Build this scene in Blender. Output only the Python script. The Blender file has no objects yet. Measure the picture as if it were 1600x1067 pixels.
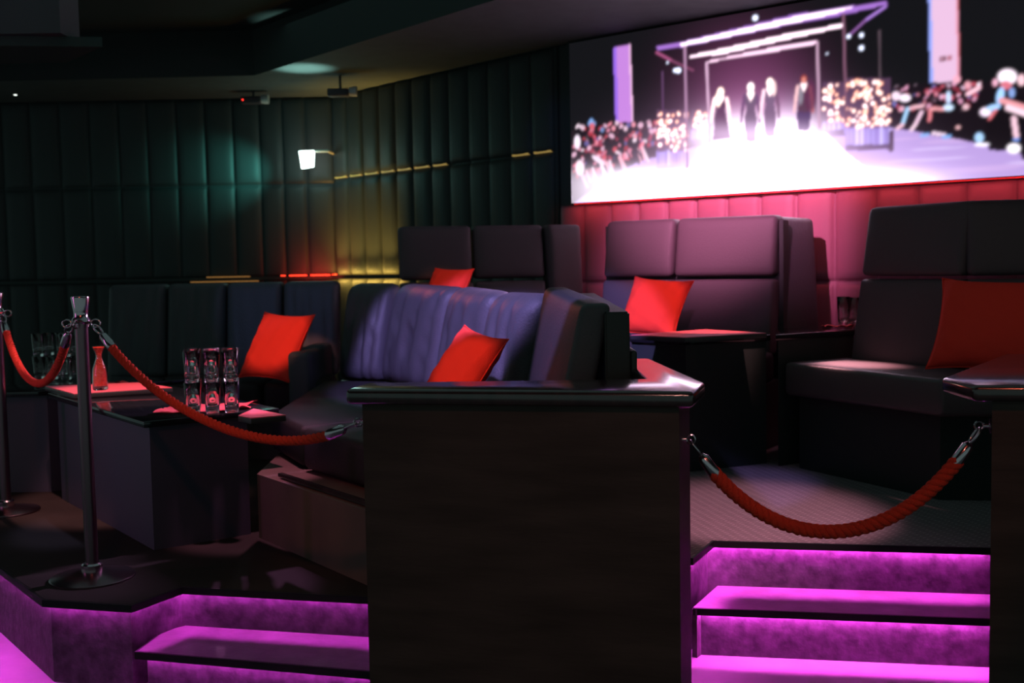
import bpy, bmesh, math, random
import numpy as np
from math import sin, cos, pi, sqrt, atan, atan2, radians
from mathutils import Vector, Matrix
random.seed(4); np.random.seed(4)
S = bpy.context.scene
COL = S.collection
# ------------------------------------------------------------ camera
F = 1750.0; CZ = 1.085
TH = atan(121 / F); RO = -radians(1.06)
CM = Matrix.Rotation(pi/2 - TH, 3, 'X') @ Matrix.Rotation(RO, 3, 'Z')
cam = bpy.data.cameras.new('camera'); co = bpy.data.objects.new('camera', cam); COL.objects.link(co)
co.matrix_world = Matrix.Translation((0, 0, CZ)) @ CM.to_4x4()
cam.sensor_width = 36; cam.lens = 36 * F / 1600; cam.clip_start = .05
cam.dof.use_dof = True; cam.dof.focus_distance = 3.7; cam.dof.aperture_fstop = 3.2
S.camera = co
# ------------------------------------------------------------ world, exposure
w = bpy.data.worlds.new('world'); S.world = w; w.use_nodes = True
w.node_tree.nodes['Background'].inputs[0].default_value = (.085, .142, .135, 1)
w.node_tree.nodes['Background'].inputs[1].default_value = 1.3
S.view_settings.view_transform = 'Standard'; S.view_settings.look = 'None'
S.view_settings.exposure = 0; S.view_settings.gamma = 1; S.view_settings.use_curve_mapping = False

def pixel_ray(px, py): return CM @ Vector(((px-800)/F, -(py-533.5)/F, -1))
def G(px, py, z):
    r = pixel_ray(px, py); t = (z-CZ)/r.z; return Vector((r.x*t, r.y*t, z))
def Yp(px, py, y):
    r = pixel_ray(px, py); t = y/r.y; return Vector((r.x*t, y, CZ+r.z*t))

# ------------------------------------------------------------ large lights of the room (club spots and added fill lights, seen only by their light)
def spot(name, loc, tgt, col, power, angle, blend=.3, size=.04):
    l = bpy.data.lights.new(name, 'SPOT'); l.color = col; l.energy = power
    l.spot_size = radians(angle); l.spot_blend = blend; l.shadow_soft_size = size
    o = bpy.data.objects.new(name, l); COL.objects.link(o); o.location = loc
    o.rotation_euler = (Vector(tgt)-Vector(loc)).to_track_quat('-Z', 'Y').to_euler()
    return o
def area(name, loc, tgt, col, power, sx, sy, spread=180):
    l = bpy.data.lights.new(name, 'AREA'); l.color = col; l.energy = power
    l.shape = 'RECTANGLE'; l.size = sx; l.size_y = sy; l.spread = radians(spread)
    o = bpy.data.objects.new(name, l); COL.objects.link(o); o.location = loc
    o.rotation_euler = (Vector(tgt)-Vector(loc)).to_track_quat('-Z', 'Y').to_euler()
    return o
VIO = (.45, .33, 1.0)
spot('violet_spot', (-.9, 3.3, 2.85), (-.22, 5.45, .95), VIO, 850, 30, .15)
spot('violet_spot', (-.9, 2.9, 2.5), (.2, 4.2, .9), VIO, 260, 16, .4)
spot('violet_dim_spot', (-1.9, 2.9, 2.5), (-1.42, 6.9, .85), (.3, .35, 1), 60, 12, .5)
spot('red_spot', (-1.7, 3.0, 2.5), (-1.33, 6.3, .7), (1, .34, .22), 420, 7, .3)
spot('red_spot', (-.9, 2.8, 2.5), (-.18, 4.6, .62), (1, .34, .2), 170, 7.5, .4)
spot('red_spot', (.9, 4.0, 2.5), (.74, 6.0, .85), (1, .34, .28), 190, 10, .4)
spot('red_spot', (.3, 4.0, 2.5), (-.38, 6.85, .95), (1, .34, .2), 150, 8, .5)
spot('coral_spot', (-1.7, 4.4, 2.55), (-1.82, 5.05, .53), (1, .45, .45), 330, 26, .5)
spot('coral_spot', (-1.0, 4.3, 2.55), (-1.05, 4.5, .53), (1, .38, .6), 190, 18, .5)
spot('coral_spot', (1.2, 4.8, 2.55), (1.0, 5.65, .72), (1, .45, .45), 330, 16, .5)
spot('glass_sparkle_fill', (-1.9, 6.6, 2.5), (-1.15, 4.5, .6), (1, .35, .85), 140, 7, .6)  # this and the next two: added lights, only to make the glasses sparkle
spot('glass_sparkle_fill', (-2.9, 3.6, 2.3), (-1.15, 4.5, .6), (.9, .5, 1), 60, 7, .6)
spot('glass_sparkle_fill', (-2.9, 7.2, 2.4), (-2.15, 5.3, .6), (.7, .6, 1), 30, 8, .6)
spot('red_back_spot', (-1.15, 7.7, 1.6), (-.25, 5.5, .99), (1, .08, .06), 12, 18, .6)
spot('plum_spot', (.5, 3.2, 2.4), (1.15, 6.4, 1.15), (.85, .25, .62), 110, 20, .8)
spot('plum_spot', (1.0, 2.6, 2.5), (.98, 4.45, .06), (1, .45, .6), 420, 22, .7)
spot('seat_sheen_fill', (.8, 7.2, 2.4), (1.63, 5.30, .58), (1, .42, .48), 2600, 8, 1)  # added light, stands in for the screen's pink sheen on the right seat
spot('red_floor_spot', (-1.9, 2.3, 2.4), (-.6, 3.9, .15), (1, .28, .18), 30, 20, .7)
spot('red_counter_spot', (.3, .3, 2.4), (.1, 3.0, .45), (1, .42, .36), 34, 30, .9)
spot('rope_spot', (1.1, 1.2, 2.4), (1.0, 3.05, .5), (1, .2, .12), 26, 24, .7)
spot('rope_spot', (-1.0, 1.4, 2.4), (-1.15, 3.6, .75), (1, .2, .12), 19, 28, .7)
area('glass_streak_fill', (-4.2, 3.2, 1.5), (-1.5, 4.8, .65), (1, .25, .85), 1.2, .12, 1.6, 50)  # this and the next: added unseen lights that draw streaks on the glasses
area('glass_streak_fill', (1.6, 6.6, 2.3), (-1.3, 4.6, .6), (.9, .5, 1), 8, .08, .5, 30)
spot('rope_spot', (-2.2, 2.2, 2.4), (-2.1, 4.6, .8), (1, .2, .12), 20, 22, .7)
spot('plum_spot', (2.2, 2.6, 2.4), (2.0, 5.1, .9), (1, .5, .4), 9, 28, .8)
area('teal_ambient_fill', (0, 5.5, 2.9), (0, 5.5, 0), (.45, .85, .8), 18, 6, 6)  # added overhead fill that lifts the dark areas, no such fitting

# ------------------------------------------------------------ materials
def mat(name, col, rough=.6, metal=0., spec=.5, bump=0., bscale=60., var=0., vscale=5., coat=0., trans=0., stretch=None):
    m = bpy.data.materials.new(name); m.use_nodes = True; n = m.node_tree; b = n.nodes['Principled BSDF']
    b.inputs['Base Color'].default_value = (*col, 1); b.inputs['Roughness'].default_value = rough
    b.inputs['Metallic'].default_value = metal; b.inputs['Specular IOR Level'].default_value = spec
    if coat: b.inputs['Coat Weight'].default_value = coat; b.inputs['Coat Roughness'].default_value = .14
    if trans: b.inputs['Transmission Weight'].default_value = trans; b.inputs['IOR'].default_value = 1.45
    tc = n.nodes.new('ShaderNodeTexCoord'); mp = n.nodes.new('ShaderNodeMapping'); n.links.new(tc.outputs['Object'], mp.inputs[0])
    if stretch: mp.inputs['Scale'].default_value = stretch
    if bump:
        t = n.nodes.new('ShaderNodeTexNoise'); t.inputs['Scale'].default_value = bscale; t.inputs['Detail'].default_value = 5
        bp = n.nodes.new('ShaderNodeBump'); bp.inputs['Strength'].default_value = bump; bp.inputs['Distance'].default_value = .01
        n.links.new(mp.outputs[0], t.inputs['Vector']); n.links.new(t.outputs[0], bp.inputs['Height']); n.links.new(bp.outputs[0], b.inputs['Normal'])
    if var:
        t = n.nodes.new('ShaderNodeTexNoise'); t.inputs['Scale'].default_value = vscale; t.inputs['Detail'].default_value = 4
        r = n.nodes.new('ShaderNodeValToRGB'); n.links.new(mp.outputs[0], t.inputs['Vector']); n.links.new(t.outputs[0], r.inputs[0])
        r.color_ramp.elements[0].position = .3; r.color_ramp.elements[1].position = .7
        r.color_ramp.elements[0].color = (*[c*(1-var) for c in col], 1); r.color_ramp.elements[1].color = (*[min(1, c*(1+var)) for c in col], 1)
        n.links.new(r.outputs[0], b.inputs['Base Color'])
    return m
def emis(name, col, st):
    m = bpy.data.materials.new(name); m.use_nodes = True; b = m.node_tree.nodes['Principled BSDF']
    b.inputs['Base Color'].default_value = (*col, 1); b.inputs['Emission Color'].default_value = (*col, 1); b.inputs['Emission Strength'].default_value = st
    return m
M = dict(
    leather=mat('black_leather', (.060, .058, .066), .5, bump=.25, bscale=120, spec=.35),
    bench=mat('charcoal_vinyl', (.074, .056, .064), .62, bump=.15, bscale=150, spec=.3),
    seat_lit=mat('lit_seat_vinyl', (.10, .08, .085), .45, bump=.12, bscale=150, spec=.5), seat=mat('seat_vinyl', (.02, .017, .018), .6, bump=.12, bscale=150, spec=.2),  # first is a lit copy: seat vinyl lightened to carry the pink light
    pad=mat('padded_wall_vinyl', (.040, .045, .046), .5, bump=.2, bscale=200, spec=.3),
    pad_pinklit=mat('pinklit_wall_vinyl', (.30, .12, .17), .5, bump=.2, bscale=200, spec=.3),  # dark vinyl in itself; the pink wall light is put into its colour
    wall=mat('dark_wall_paint', (.04, .045, .045), .8),
    ceil=mat('ceiling_paint', (.022, .026, .026), .85),
    soffit=mat('soffit_paint', (.06, .07, .07), .8, bump=.1, bscale=30, var=.12, vscale=9),
    shell=mat('black_panel', (.030, .038, .037), .5, spec=.25),
    counter=mat('brown_black_veneer', (.055, .034, .030), .6, var=.25, vscale=3, stretch=(1, 1, 6), bump=.1, bscale=20, spec=.15),
    cap=mat('lacquered_dark_wood', (.03, .015, .016), .2, coat=.75, var=.3, vscale=6, stretch=(6, 1, 1)),
    plinth=mat('brown_board', (.10, .055, .045), .6, var=.15),
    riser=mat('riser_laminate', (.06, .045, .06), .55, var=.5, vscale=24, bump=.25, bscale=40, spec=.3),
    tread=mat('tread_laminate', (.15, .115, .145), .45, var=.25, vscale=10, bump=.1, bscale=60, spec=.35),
    lip=mat('nosing_black', (.012, .012, .013), .5, spec=.2),
    floor=mat('lower_floor', (.32, .28, .32), .5, var=.2, vscale=4),
    plat=mat('dark_platform_floor', (.022, .017, .015), .7, var=.3, vscale=3, spec=.15),
    chrome=mat('polished_chrome', (.5, .4, .44), .16, metal=1),
    steel=mat('brushed_pole', (.19, .12, .14), .28, metal=1),
    rope=mat('red_rope', (.70, .055, .03), .85, bump=.8, bscale=300, spec=.1),
    pillow=mat('red_fabric', (.80, .05, .032), .9, bump=.35, bscale=260, spec=.1),
    table=mat('black_gloss_table', (.012, .012, .014), .06, spec=.5),
    tbody=mat('table_base_laminate', (.055, .045, .075), .5),
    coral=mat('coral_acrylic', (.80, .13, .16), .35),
    napkin=mat('red_napkin', (.75, .07, .08), .8),
    glass=mat('clear_glass', (1, 1, 1), .02, trans=1),
    beads=mat('red_glass_beads', (.85, .07, .03), .25, bump=1, bscale=120),
    plastic=mat('white_plastic', (.5, .5, .5), .4), dark=mat('dark_plastic', (.03, .03, .03), .4),
    duct=mat('duct_paint', (.045, .036, .045), .6),
    magenta=emis('magenta_led', (1, .075, .85), 480), magenta_soft=emis('magenta_led_dim', (.85, .06, .78), 190),
    amber=emis('amber_led', (1, .58, .10), 8), amber_dim=emis('amber_led_dim', (1, .62, .16), .22), amber_reflection=emis('amber_reflection', (1, .45, .12), .25),
    redline=emis('red_line', (1, .04, .05), .12), redled=emis('red_led', (1, .05, .02), 2.2), redstrip=emis('red_strip', (1, .06, .07), 30), dot=emis('red_dot', (1, .03, .02), 3),
    teal=emis('sign_light', (.75, 1, .95), 9), white=emis('small_lamp', (.9, 1, .9), 3),
)
# carpet with a fine lattice pattern
def carpet():
    m = mat('patterned_carpet', (.15, .11, .12), .9); n = m.node_tree; b = n.nodes['Principled BSDF']
    mp = [x for x in n.nodes if x.type == 'MAPPING'][0]
    mp.inputs['Rotation'].default_value = (0, 0, radians(38)); mp.inputs['Scale'].default_value = (1, 1.7, 1)
    br = n.nodes.new('ShaderNodeTexBrick'); n.links.new(mp.outputs[0], br.inputs['Vector'])
    br.inputs['Scale'].default_value = 9; br.inputs['Mortar Size'].default_value = .03
    br.inputs['Color1'].default_value = (.13, .095, .105, 1); br.inputs['Color2'].default_value = (.16, .115, .125, 1); br.inputs['Mortar'].default_value = (.32, .25, .26, 1)
    n.links.new(br.outputs[0], b.inputs['Base Color']); return m
M['carpet'] = carpet()

# ------------------------------------------------------------ helpers
def link(name, me, parent=None, smooth=False):
    o = bpy.data.objects.new(name, me); COL.objects.link(o)
    if parent is not None: o.parent = parent
    if smooth:
        for p in me.polygons: p.use_smooth = True
    return o
def mesh(name, verts, faces, m, parent=None, smooth=False, sharp=None):
    me = bpy.data.meshes.new(name); me.from_pydata([tuple(v) for v in verts], [], faces); me.validate(); me.update()
    bm = bmesh.new(); bm.from_mesh(me); bmesh.ops.remove_doubles(bm, verts=bm.verts, dist=1e-6)
    bmesh.ops.recalc_face_normals(bm, faces=bm.faces); bm.to_mesh(me); bm.free()
    me.materials.append(m); o = link(name, me, parent, smooth)
    if smooth and sharp: me.set_sharp_from_angle(angle=radians(sharp))
    return o
def thing(name, label, cat, loc, group=None):
    o = bpy.data.objects.new(name, None); COL.objects.link(o); o.location = loc; o.empty_display_size = .05
    o['label'] = label; o['category'] = cat
    if group: o['group'] = group
    return o
def tag(o, label, cat, group=None):
    o['label'] = label; o['category'] = cat
    if group: o['group'] = group
    return o
def local(root, pts):            # world points -> the thing's own space
    L = root.location; return [Vector(p)-L for p in pts]
class MB:
    def __init__(s): s.v = []; s.f = []
    def add(s, v, f):
        n = len(s.v); s.v += [Vector(p) for p in v]; s.f += [[i+n for i in q] for q in f]; return s
    def prism(s, poly, z0, z1):  # poly: list of (x,y); z0,z1 numbers
        n = len(poly)
        return s.add([(p[0], p[1], z0) for p in poly]+[(p[0], p[1], z1) for p in poly],
                     [list(range(n))[::-1], list(range(n, 2*n))]+[[i, (i+1) % n, n+(i+1) % n, n+i] for i in range(n)])
    def lathe(s, prof, c=(0, 0, 0), n=28, R=None):
        v = []; f = []
        for (r, z) in prof:
            for k in range(n):
                a = 2*pi*k/n; p = Vector((r*cos(a), r*sin(a), z))
                if R is not None: p = R @ p
                v.append(p+Vector(c))
        for i in range(len(prof)-1):
            for k in range(n): f.append([i*n+k, i*n+(k+1) % n, (i+1)*n+(k+1) % n, (i+1)*n+k])
        return s.add(v, f)
    def tube(s, pts, r, n=8, closed=False):
        pts = [Vector(p) for p in pts]; N = len(pts); v = []; f = []
        up = Vector((0, 0, 1)); pu = None
        for i, p in enumerate(pts):
            t = (pts[(i+1) % N]-pts[i-1]) if closed else (pts[min(i+1, N-1)]-pts[max(i-1, 0)])
            t.normalize()
            if pu is None:
                u = t.cross(up)
                if u.length < .05: u = t.cross(Vector((1, 0, 0)))
            else: u = pu - t*pu.dot(t)
            u.normalize(); pu = u; q = t.cross(u); rr = r[i] if isinstance(r, list) else r
            for k in range(n):
                a = 2*pi*k/n; v.append(p+u*cos(a)*rr+q*sin(a)*rr)
        for i in range(N if closed else N-1):
            j = (i+1) % N
            for k in range(n): f.append([i*n+k, i*n+(k+1) % n, j*n+(k+1) % n, j*n+k])
        if not closed: f += [list(range(n))[::-1], [(N-1)*n+k for k in range(n)]]
        return s.add(v, f)
    def build(s, name, m, parent=None, smooth=False, sharp=None):
        v = s.v
        if parent is not None and parent.get('category') is not None: v = local(parent, v)
        elif parent is not None and parent.parent is not None: v = local(parent.parent, v)
        return mesh(name, v, s.f, m, parent, smooth, sharp)
def grid_lines(L, r, n):
    a = [0, r*.13, r*.5, r]; 
    if L < 2.05*r: return [L*i/6 for i in range(7)]
    mid = [r+(L-2*r)*i/n for i in range(1, n)]
    return a+mid+[L-x for x in a[::-1]]
def rbox(L, W, H, r, n=(8, 3, 8), fn=None):
    """rounded box, local x 0..L, y 0..W, z 0..H; fn deforms a point"""
    gs = [grid_lines(L, r, n[0]), grid_lines(W, r, n[1]), grid_lines(H, r, n[2])]; D = (L, W, H)
    v = []; f = []; ids = {}
    def vid(i, j, k):
        key = (i, j, k)
        if key not in ids:
            p = [gs[0][i], gs[1][j], gs[2][k]]
            q = [min(max(p[a], r), D[a]-r) if D[a] > 2*r else D[a]/2 for a in range(3)]
            d = Vector([p[a]-q[a] for a in range(3)])
            if sum(abs(x) > 1e-9 for x in d) > 1: d = d.normalized()*r
            pt = Vector(q)+d
            ids[key] = len(v); v.append(Vector(fn(pt)) if fn else pt)
        return ids[key]
    A, B, Cc = [len(g)-1 for g in gs]
    for i in range(A):
        for j in range(B):
            f.append([vid(i, j, 0), vid(i, j+1, 0), vid(i+1, j+1, 0), vid(i+1, j, 0)])
            f.append([vid(i, j, Cc), vid(i+1, j, Cc), vid(i+1, j+1, Cc), vid(i, j+1, Cc)])
    for i in range(A):
        for k in range(Cc):
            f.append([vid(i, 0, k), vid(i+1, 0, k), vid(i+1, 0, k+1), vid(i, 0, k+1)])
            f.append([vid(i, B, k), vid(i, B, k+1), vid(i+1, B, k+1), vid(i+1, B, k)])
    for j in range(B):
        for k in range(Cc):
            f.append([vid(0, j, k), vid(0, j, k+1), vid(0, j+1, k+1), vid(0, j+1, k)])
            f.append([vid(A, j, k), vid(A, j+1, k), vid(A, j+1, k+1), vid(A, j, k+1)])
    return v, f
def noise2(x, s): return sin(x*7.1+s)*.5+sin(x*13.7+s*2.3)*.3+sin(x*29.3+s*1.7)*.2
def pad_panel(name, p0, p1, zb, zt0, zt1, th, m, parent, lean=.1, r=.03, wr=0., seed=0., puff=.015, side=None):
    """upholstered back panel from p0 to p1 (top line, seen side = left of p0->p1 turned to the camera)"""
    p0 = Vector((p0[0], p0[1])); p1 = Vector((p1[0], p1[1])); d = p1-p0; L = d.length; d.normalize()
    n = Vector((d.y, -d.x))      # towards the sitter when p0->p1 runs left to right
    H = max(zt0, zt1)-zb
    def fn(p):
        s = p.x/L; t = p.z/H; front = 1-p.y/th
        off = -p.y + lean*(1-t)
        off += front*puff*(1-(2*s-1)**4)*(1-(2*t-1)**4)
        if wr and front > .4:
            fold = abs(sin((s+.16*(1-t)*sin(seed))*pi*3.6+seed*2+.9*noise2(s*.8+.12*t, seed)))**3
            off -= wr*fold*(.25+.75*sin(pi*min(1, t*1.02)))*(.6+.4*noise2(t+s, seed))
        z = zb + t*((zt0-zb)*(1-s)+(zt1-zb)*s)
        q = p0+d*p.x+n*off
        return (q.x, q.y, z)
    nx = max(10, int(L*(70 if wr else 14))); v, f = rbox(L, th, H, r, (nx, 3, 22 if wr else 8), fn)
    b = MB(); b.add(v, f); return b.build(name, m, parent, True)
def box_pts(root, name, loc, size, r, m, yaw=0, seg=(6, 4, 4), puff=0):
    """rounded box with its low corner at loc"""
    c, s = cos(yaw), sin(yaw)
    def fn(p):
        z = p.z+(puff*(1-(2*p.x/size[0]-1)**4)*(1-(2*p.y/size[1]-1)**4) if p.z > size[2]*.6 else 0)
        return (loc[0]+c*p.x-s*p.y, loc[1]+s*p.x+c*p.y, loc[2]+z)
    v, f = rbox(size[0], size[1], size[2], r, seg, fn); b = MB(); b.add(v, f); return b.build(name, m, root, True)
def poly_slab(name, poly, z0, z1, m, parent, bev=.012):
    """polygon slab with eased edges"""
    b = MB(); b.prism([(p[0], p[1]) for p in poly], z0, z1); o = b.build(name, m, parent)
    bm = bmesh.new(); bm.from_mesh(o.data)
    bmesh.ops.bevel(bm, geom=bm.edges[:], offset=bev, segments=3, affect='EDGES', profile=.5)
    bm.to_mesh(o.data); bm.free()
    for p in o.data.polygons: p.use_smooth = True
    o.data.set_sharp_from_angle(angle=radians(40)); return o
def offs(poly, d):               # offset an open polyline to its left
    out = []; P = [Vector((p[0], p[1])) for p in poly]
    for i, p in enumerate(P):
        ns = []
        if i > 0: t = (P[i]-P[i-1]).normalized(); ns.append(Vector((-t.y, t.x)))
        if i < len(P)-1: t = (P[i+1]-P[i]).normalized(); ns.append(Vector((-t.y, t.x)))
        n = sum(ns, Vector((0, 0))).normalized(); k = 1/max(.35, n.dot(ns[0])); out.append(p+n*d*k)
    return out
def struct(name, v, f, m):
    o = mesh(name, v, f, m); o['kind'] = 'structure'; return o

# ============================================================ SETTING
PL = [(-3.9, 6.58), (-1.904, 4.067), (-1.58, 3.66), (-1.254, 3.577), (-1.147, 3.78), (-.512, 3.629), (.42, 3.40)]
PR = [(.50, 3.84), (.612, 3.808), (.725, 4.041), (1.66, 3.871), (3.9, 3.45)]
W0 = Vector((-1.55, 10.1)); W1 = Vector((.34, 8.0)); SD = (Vector((2.684, 5.88))-Vector((.43, 7.8))).normalized(); W2 = W1+SD*6.2
b = MB(); b.add([(-7, -1.5, -.29), (7, -1.5, -.29), (7, 11, -.29), (-7, 11, -.29)], [[0, 1, 2, 3]]); fl = b.build('floor', M['floor']); fl['kind'] = 'structure'

def edge_set(root, poly, zt, zb, led, d_riser=.03, lip_h=.022, only=None):
    """riser, black nosing lip and LED strip along a front edge (platform lies to the left of the line)"""
    ri = offs(poly, d_riser); l0 = offs(poly, 0); l1 = offs(poly, .008); e0 = offs(poly, .016); e1 = offs(poly, .021)
    b = MB()
    for i in range(len(poly)-1):
        b.add([(*ri[i], zb), (*ri[i+1], zb), (*ri[i+1], zt-.008), (*ri[i], zt-.008)], [[0, 1, 2, 3]])
    b.build('riser', M['riser'], root)
    b = MB()
    for i in range(len(poly)-1): b.prism([l0[i], l0[i+1], l1[i+1], l1[i]], zt-.025, zt-.0005)
    b.build('nosing', M['lip'], root)
    b = MB()
    for i in range(len(poly)-1):
        if only and i not in only: continue
        a0, a1, c1, c0 = e0[i], e0[i+1], e1[i+1], e1[i]
        b.prism([a0, a1, c1, c0], zt-.011, zt-.0085)
    b.build('led_strip', led, root)

pl = thing('raised_platform', 'dark low platform with magenta-lit edge carrying the rope stanchions and left booth', 'platform', (-1.5, 5, -.29))
b = MB(); b.prism([(p[0], p[1]) for p in offs(PL, .0085)]+[(.42, 5.2), (-.3, 6.6), (-1.3, 7.5), (-1.45, 10.0), (-5.9, 10.0), (-5.9, 6.6)], -.008, 0); b.build('platform_floor', M['plat'], pl)
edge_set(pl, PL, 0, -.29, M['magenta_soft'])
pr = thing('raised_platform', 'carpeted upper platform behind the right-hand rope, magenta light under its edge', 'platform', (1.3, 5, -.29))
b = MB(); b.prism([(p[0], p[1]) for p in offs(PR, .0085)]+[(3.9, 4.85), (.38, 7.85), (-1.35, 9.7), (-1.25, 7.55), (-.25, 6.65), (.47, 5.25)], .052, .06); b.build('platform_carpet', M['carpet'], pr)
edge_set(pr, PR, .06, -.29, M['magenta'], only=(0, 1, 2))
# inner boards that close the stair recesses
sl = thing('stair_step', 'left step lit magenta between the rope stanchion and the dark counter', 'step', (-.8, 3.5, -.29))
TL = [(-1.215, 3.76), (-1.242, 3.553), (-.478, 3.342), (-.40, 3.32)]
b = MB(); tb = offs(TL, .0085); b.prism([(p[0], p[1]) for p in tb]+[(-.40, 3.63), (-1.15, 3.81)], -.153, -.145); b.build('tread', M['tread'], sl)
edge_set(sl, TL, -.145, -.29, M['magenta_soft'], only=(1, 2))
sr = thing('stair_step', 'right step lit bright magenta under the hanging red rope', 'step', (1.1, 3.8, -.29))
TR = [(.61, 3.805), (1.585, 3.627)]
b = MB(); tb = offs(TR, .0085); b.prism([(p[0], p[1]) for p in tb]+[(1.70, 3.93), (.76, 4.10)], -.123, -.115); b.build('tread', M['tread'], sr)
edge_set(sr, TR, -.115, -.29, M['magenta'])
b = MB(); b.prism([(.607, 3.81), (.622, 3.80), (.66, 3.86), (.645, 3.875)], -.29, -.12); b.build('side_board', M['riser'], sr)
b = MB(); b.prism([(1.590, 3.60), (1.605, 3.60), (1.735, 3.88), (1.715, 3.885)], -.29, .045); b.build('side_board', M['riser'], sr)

def padded_wall(name, P0, P1, ts, zs, m, bulge=.03, nx=8, nz=14):
    """upholstered wall: one grid mesh, cells bulge, seams sink"""
    P0 = Vector(P0); P1 = Vector(P1); d = P1-P0; n = Vector((d.y, -d.x)).normalized()
    xs = []
    for i in range(len(ts)-1):
        for k in range(nx): u = k/nx; xs.append((ts[i]+(ts[i+1]-ts[i])*(.5-.5*cos(pi*u)), (1-abs(2*(.5-.5*cos(pi*u))-1)**5)))
    xs.append((ts[-1], 0)); yz = []
    for j in range(len(zs)-1):
        for k in range(nz): u = .5-.5*cos(pi*k/nz); yz.append((zs[j]+(zs[j+1]-zs[j])*u, (1-abs(2*u-1)**24)))
    yz.append((zs[-1], 0))
    v = []; f = []
    for (t, bu) in xs:
        for (z, bz) in yz:
            q = P0+d*t+n*(bulge*(max(0, bu)*max(0, bz))**.6); v.append((q.x, q.y, z))
    N = len(yz)
    for i in range(len(xs)-1):
        for j in range(N-1): f.append([i*N+j, (i+1)*N+j, (i+1)*N+j+1, i*N+j+1])
    o = mesh(name, v, f, m, None, True); o['kind'] = 'structure'; return o
BY = 10.1
seams = [-200, -155, -112, -70, -28, 14, 57, 103, 149, 195, 239, 284, 328, 371, 412, 447, 482, 528]
sx = [(p-796)/1750*BY for p in seams]; sx[-1] = W0.x
padded_wall('wall_back', (sx[0], BY), (sx[-1], BY), [(x-sx[0])/(sx[-1]-sx[0]) for x in sx], [0, 1.0, 1.83, 2.6], M['pad'])
# side wall seams: intersect the pixel column with the wall line
def wall_t(px, P0, P1):
    r = pixel_ray(px, 330); r = Vector((r.x, r.y)); d = P1-P0
    det = r.x*(-d.y)+d.x*r.y; k = (P0.x*(-d.y)+d.x*P0.y)/det; q = r*k
    return (q-P0).dot(d)/d.length_squared
ws = [528, 549.6, 573, 598.5, 624, 650, 679, 707, 738, 768, 802, 835.6]
padded_wall('wall_left', W0, W1, [0]+[wall_t(p, W0, W1) for p in ws[1:]]+[1], [.06, 1.0, 1.87, 2.6], M['pad'], bulge=.045)
WS0 = W1; o = struct('wall_right', [(W1.x, W1.y, .06), (W2.x, W2.y, .06), (W2.x, W2.y, 3), (W1.x, W1.y, 3)], [[0, 1, 2, 3]], M['wall'])
n_ = Vector((SD.y, -SD.x)); RP0 = W1+n_*.03; 
rs = [877, 915, 957, 1000, 1045, 1090, 1138, 1190, 1246, 1306, 1371, 1437, 1512, 1590]
RP1 = RP0+SD*5.5; ts = [wall_t(p, RP0, RP1) for p in rs]; st = ts[-1]-ts[-2]
while ts[-1] < .96: ts.append(ts[-1]+st)
ts[-1] = 1
padded_wall('wall_right', RP0, RP1, ts, [.06, .95, 1.485], M['pad_pinklit'], bulge=.035)
tr = MB(); tr.prism([(W1.x-.012, W1.y-.03), (W1.x+.012, W1.y-.03), (W1.x+.012, W1.y+.01), (W1.x-.012, W1.y+.01)], .06, 2.6); o = tr.build('trim_1', M['shell']); o['kind'] = 'structure'
# ceiling: soffit strips round the room, fascia, high ceiling
SZ = 2.6; a = G(397, 118, SZ); c = G(760, 4, SZ); a0 = Vector((-7, a.y+.12, SZ))
dirc = (c-a).normalized(); cend = a+dirc*12
v = [a0, a, cend, (7, cend.y, SZ), (7, 11, SZ), (-7, 11, SZ)]
struct('ceiling', v, [[0, 1, 2, 3, 4, 5]], M['soffit'])
struct('ceiling', [(-7, -1.5, 2.95), (7, -1.5, 2.95), (7, 11, 2.95), (-7, 11, 2.95)], [[0, 1, 2, 3]], M['ceil'])
struct('ceiling', [a0, a, (a.x, a.y, 2.95), (a0.x, a0.y, 2.95), cend, (cend.x, cend.y, 2.95)], [[0, 1, 2, 3], [1, 4, 5, 2]], M['ceil'])
b = MB(); b.prism([(-6.5, BY-.05), (W0.x, BY-.05), (W0.x, BY), (-6.5, BY)], .985, 1.012); o = b.build('trim_2', M['shell']); o['kind'] = 'structure'

# ceiling duct, top left
t = thing('ceiling_duct', 'boxed grey-mauve duct hanging from the ceiling at the top left corner', 'duct', (-3.3, 6.2, 2.3))
b = MB(); b.prism([(-5, 5.84), (-2.285, 5.84), (-2.285, 6.1), (-5, 6.1)], 2.31, 2.95); b.build('duct_body', M['duct'], t)
fp = [G(0, 66, 2.26), G(160, 73, 2.26), G(105, 98, 2.26), G(0, 100, 2.26)]
b = MB(); b.prism([(fp[0].x-.6, fp[0].y), (fp[1].x, fp[1].y), (fp[2].x, fp[2].y), (fp[3].x-.6, fp[3].y)], 2.26, 2.31); b.build('flange', M['shell'], t)
spot('mauve_spot', (-2.2, 2.5, 1.6), (-2.9, 5.84, 2.6), (.8, .6, .85), 14, 26, .8)

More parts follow.
